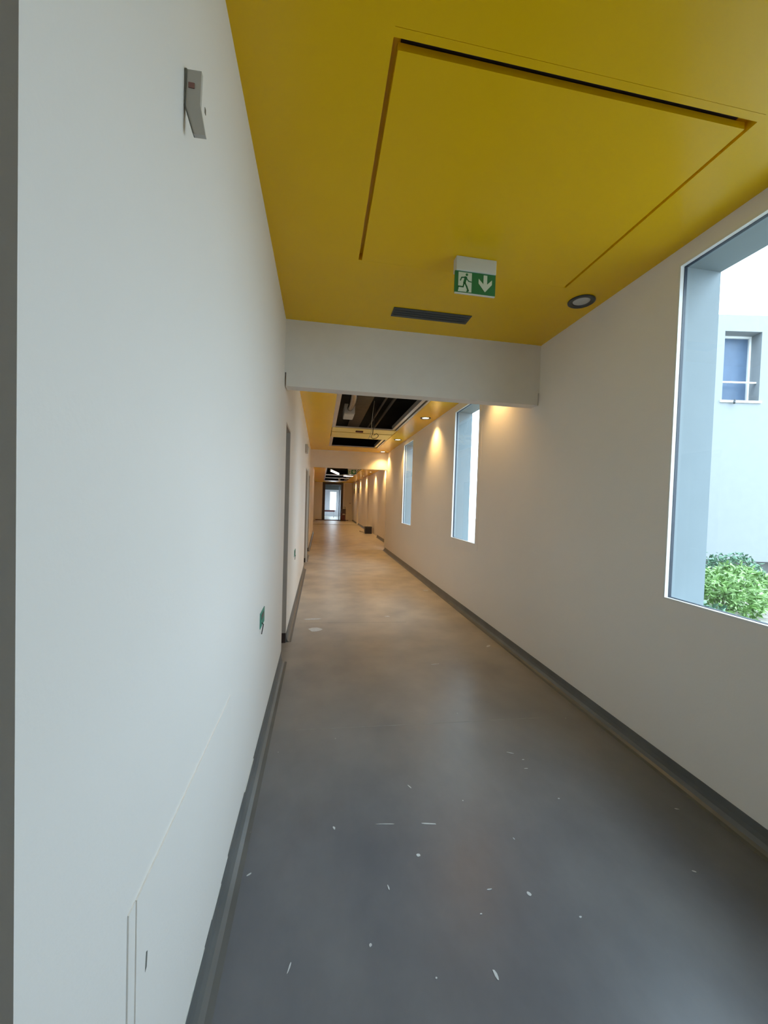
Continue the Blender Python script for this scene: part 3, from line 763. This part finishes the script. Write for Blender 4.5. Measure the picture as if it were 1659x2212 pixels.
# fluorescent tubes in the far open ceiling
def tube_lamp(p, r_, label):
    p, r_ = Vector(p), Vector(r_)
    t = thing('tube_lamp', tuple((p + r_) / 2), label, 'lamp', 'fluorescent tubes in the far ceiling')
    d = (r_ - p).normalized()
    q = MB(); q.tube([p + d * 0.03, r_ - d * 0.03], 0.035, 10); q.build('tube', M['tube_on'], t, smooth=True)
    up = Vector((0, 0, 0.05))
    q = MB(); q.tube([p + up, r_ + up], 0.02, 6); q.build('batten', M['white_pl'], t)
    for e in (p.lerp(r_, 0.1), p.lerp(r_, 0.9)):
        q = MB(); q.tube([e + up * 1.2, Vector((e.x, e.y, LH - 0.0005))], 0.003, 5); q.build('hanger_wire', M['pipe'], t)
    for e, s in ((p, 1), (r_, -1)):
        q = MB(); q.tube([e, e + d * 0.028 * s], 0.032, 8); q.build('lamp_holder', M['white_pl'], t)
tube_lamp((0.40, 17.0, 2.81), (0.80, 17.9, 2.73), 'glowing tube lamp hanging askew in the far open ceiling')
tube_lamp((0.30, 15.4, 2.96), (0.80, 15.5, 2.96), 'glowing tube lamp peeping under the second beam')
tube_lamp((1.20, 21.4, 2.90), (1.75, 21.5, 2.90), 'glowing tube lamp across the far open ceiling, the farthest one')
q = MB(); q.box(1.02, 1.14, 23.2, 23.32, H3 - 0.14, H3 - 0.02, 0.01); o = q.build('hanging_box', M['grey_dev']); origin(o, (1.08, 23.26, H3 - 0.14))
q = MB(); q.box(1.07, 1.09, 23.25, 23.27, H3 - 0.0195, LH - 0.0005); q.build('hanger', M['pipe'], o); tag(o, 'small pale box hanging from the far open ceiling above the doorway', 'box')

# ================================================================ FAR OBJECTS
cr = thing('crate', (2.24, 17.8, 0), 'black plastic crate on the floor against the right wall, far down the corridor', 'crate')
q = MB()
q.box(2.08, 2.39, 17.62, 18.0, 0.0, 0.02); q.box(2.08, 2.39, 17.62, 17.635, 0.02, 0.30); q.box(2.08, 2.39, 17.985, 18.0, 0.02, 0.30)
q.box(2.08, 2.095, 17.635, 17.985, 0.02, 0.30); q.box(2.375, 2.39, 17.635, 17.985, 0.02, 0.30)
q.build('body', M['crate'], cr)
q = MB(); q.box(2.072, 2.396, 17.612, 18.008, 0.3003, 0.325, 0.004); q.build('lid', M['crate'], cr)
cable([(2.0, 19.2, 0.012), (1.95, 18.9, 0.012), (2.02, 18.6, 0.012), (2.08, 18.45, 0.012), (2.06, 18.2, 0.012)], 0.012, M['cable'], 'loose dark cable on the floor behind the black crate', 'floor_cable')
tr = thing('tool_trolley', (1.66, 28.3, 0), 'dark red two-level trolley beside the far doorway', 'trolley')
TX0, TX1, TY0, TY1 = 1.45, 1.86, 28.05, 28.55
for zz in (0.10, 0.55):
    q = MB(); q.box(TX0, TX1, TY0, TY1, zz, zz + 0.03, 0.005); q.build('shelf', M['maroon'], tr)
for xx in (TX0 + 0.02, TX1 - 0.04):
    for yy in (TY0 + 0.02, TY1 - 0.04):
        q = MB(); q.box(xx, xx + 0.02, yy, yy + 0.02, 0.131, 0.549); q.build('post', M['charcoal'], tr)
        q = MB(); q.tube([(xx - 0.012, yy + 0.01, 0.05), (xx + 0.032, yy + 0.01, 0.05)], 0.05, 14); q.build('wheel', M['charcoal'], tr)
q = MB(); q.tube([(TX0 + 0.03, TY1 - 0.03, 0.58), (TX0 + 0.03, TY1 + 0.06, 1.02), (TX1 - 0.03, TY1 + 0.06, 1.02), (TX1 - 0.03, TY1 - 0.03, 0.58)], 0.014, 8); q.build('handle', M['charcoal'], tr)
q = MB(); q.box(1.49, 1.80, 28.1, 28.45, 0.1305, 0.46, 0.01); o = q.build('box', M['maroon']); origin(o, (1.65, 28.28, 0.1305)); tag(o, 'dark red box on the lower level of the trolley', 'box')
q = MB(); q.box(1.52, 1.84, 28.08, 28.45, 0.5805, 0.90, 0.01); o = q.build('box', M['door_dark']); origin(o, (1.68, 28.28, 0.5805)); tag(o, 'dark brown box on top of the trolley', 'box')
for y, lb in ((25.15, 'small dark box high on the far right wall, the nearer of two'), (27.3, 'small dark box high on the far right wall, the farther of two')):
    xw = XR3 + (0.10 if 24.4 < y < 25.4 else 0)
    q = MB(); q.box(xw - 0.06, xw - 0.0005, y - 0.06, y + 0.06, 2.02, 2.36, 0.01); o = q.build('wall_box', M['charcoal']); origin(o, (xw, y, 2.02)); tag(o, lb, 'box')
bn = thing('bench', (0.75, 34.0, 0), 'low maroon bench in the bright room beyond the far doorway', 'bench')
q = MB(); q.box(0.05, 1.25, 33.8, 34.2, 0.50, 0.64, 0.01); q.build('seat', M['maroon'], bn)
for xx in (0.10, 1.14):
    q = MB(); q.box(xx, xx + 0.06, 33.85, 34.15, 0.0, 0.4995); q.build('leg', M['room_grey'], bn)
gl = MB(); gl.box(1.42, 1.47, 29.9, 30.75, 0.005, 2.62)
d6 = struct(gl.build('door_6', M['bluegrey']))
q = MB(); q.box(1.414, 1.4195, 30.0, 30.65, 1.25, 2.45); q.build('vision_panel', M['pane_blue'], d6)
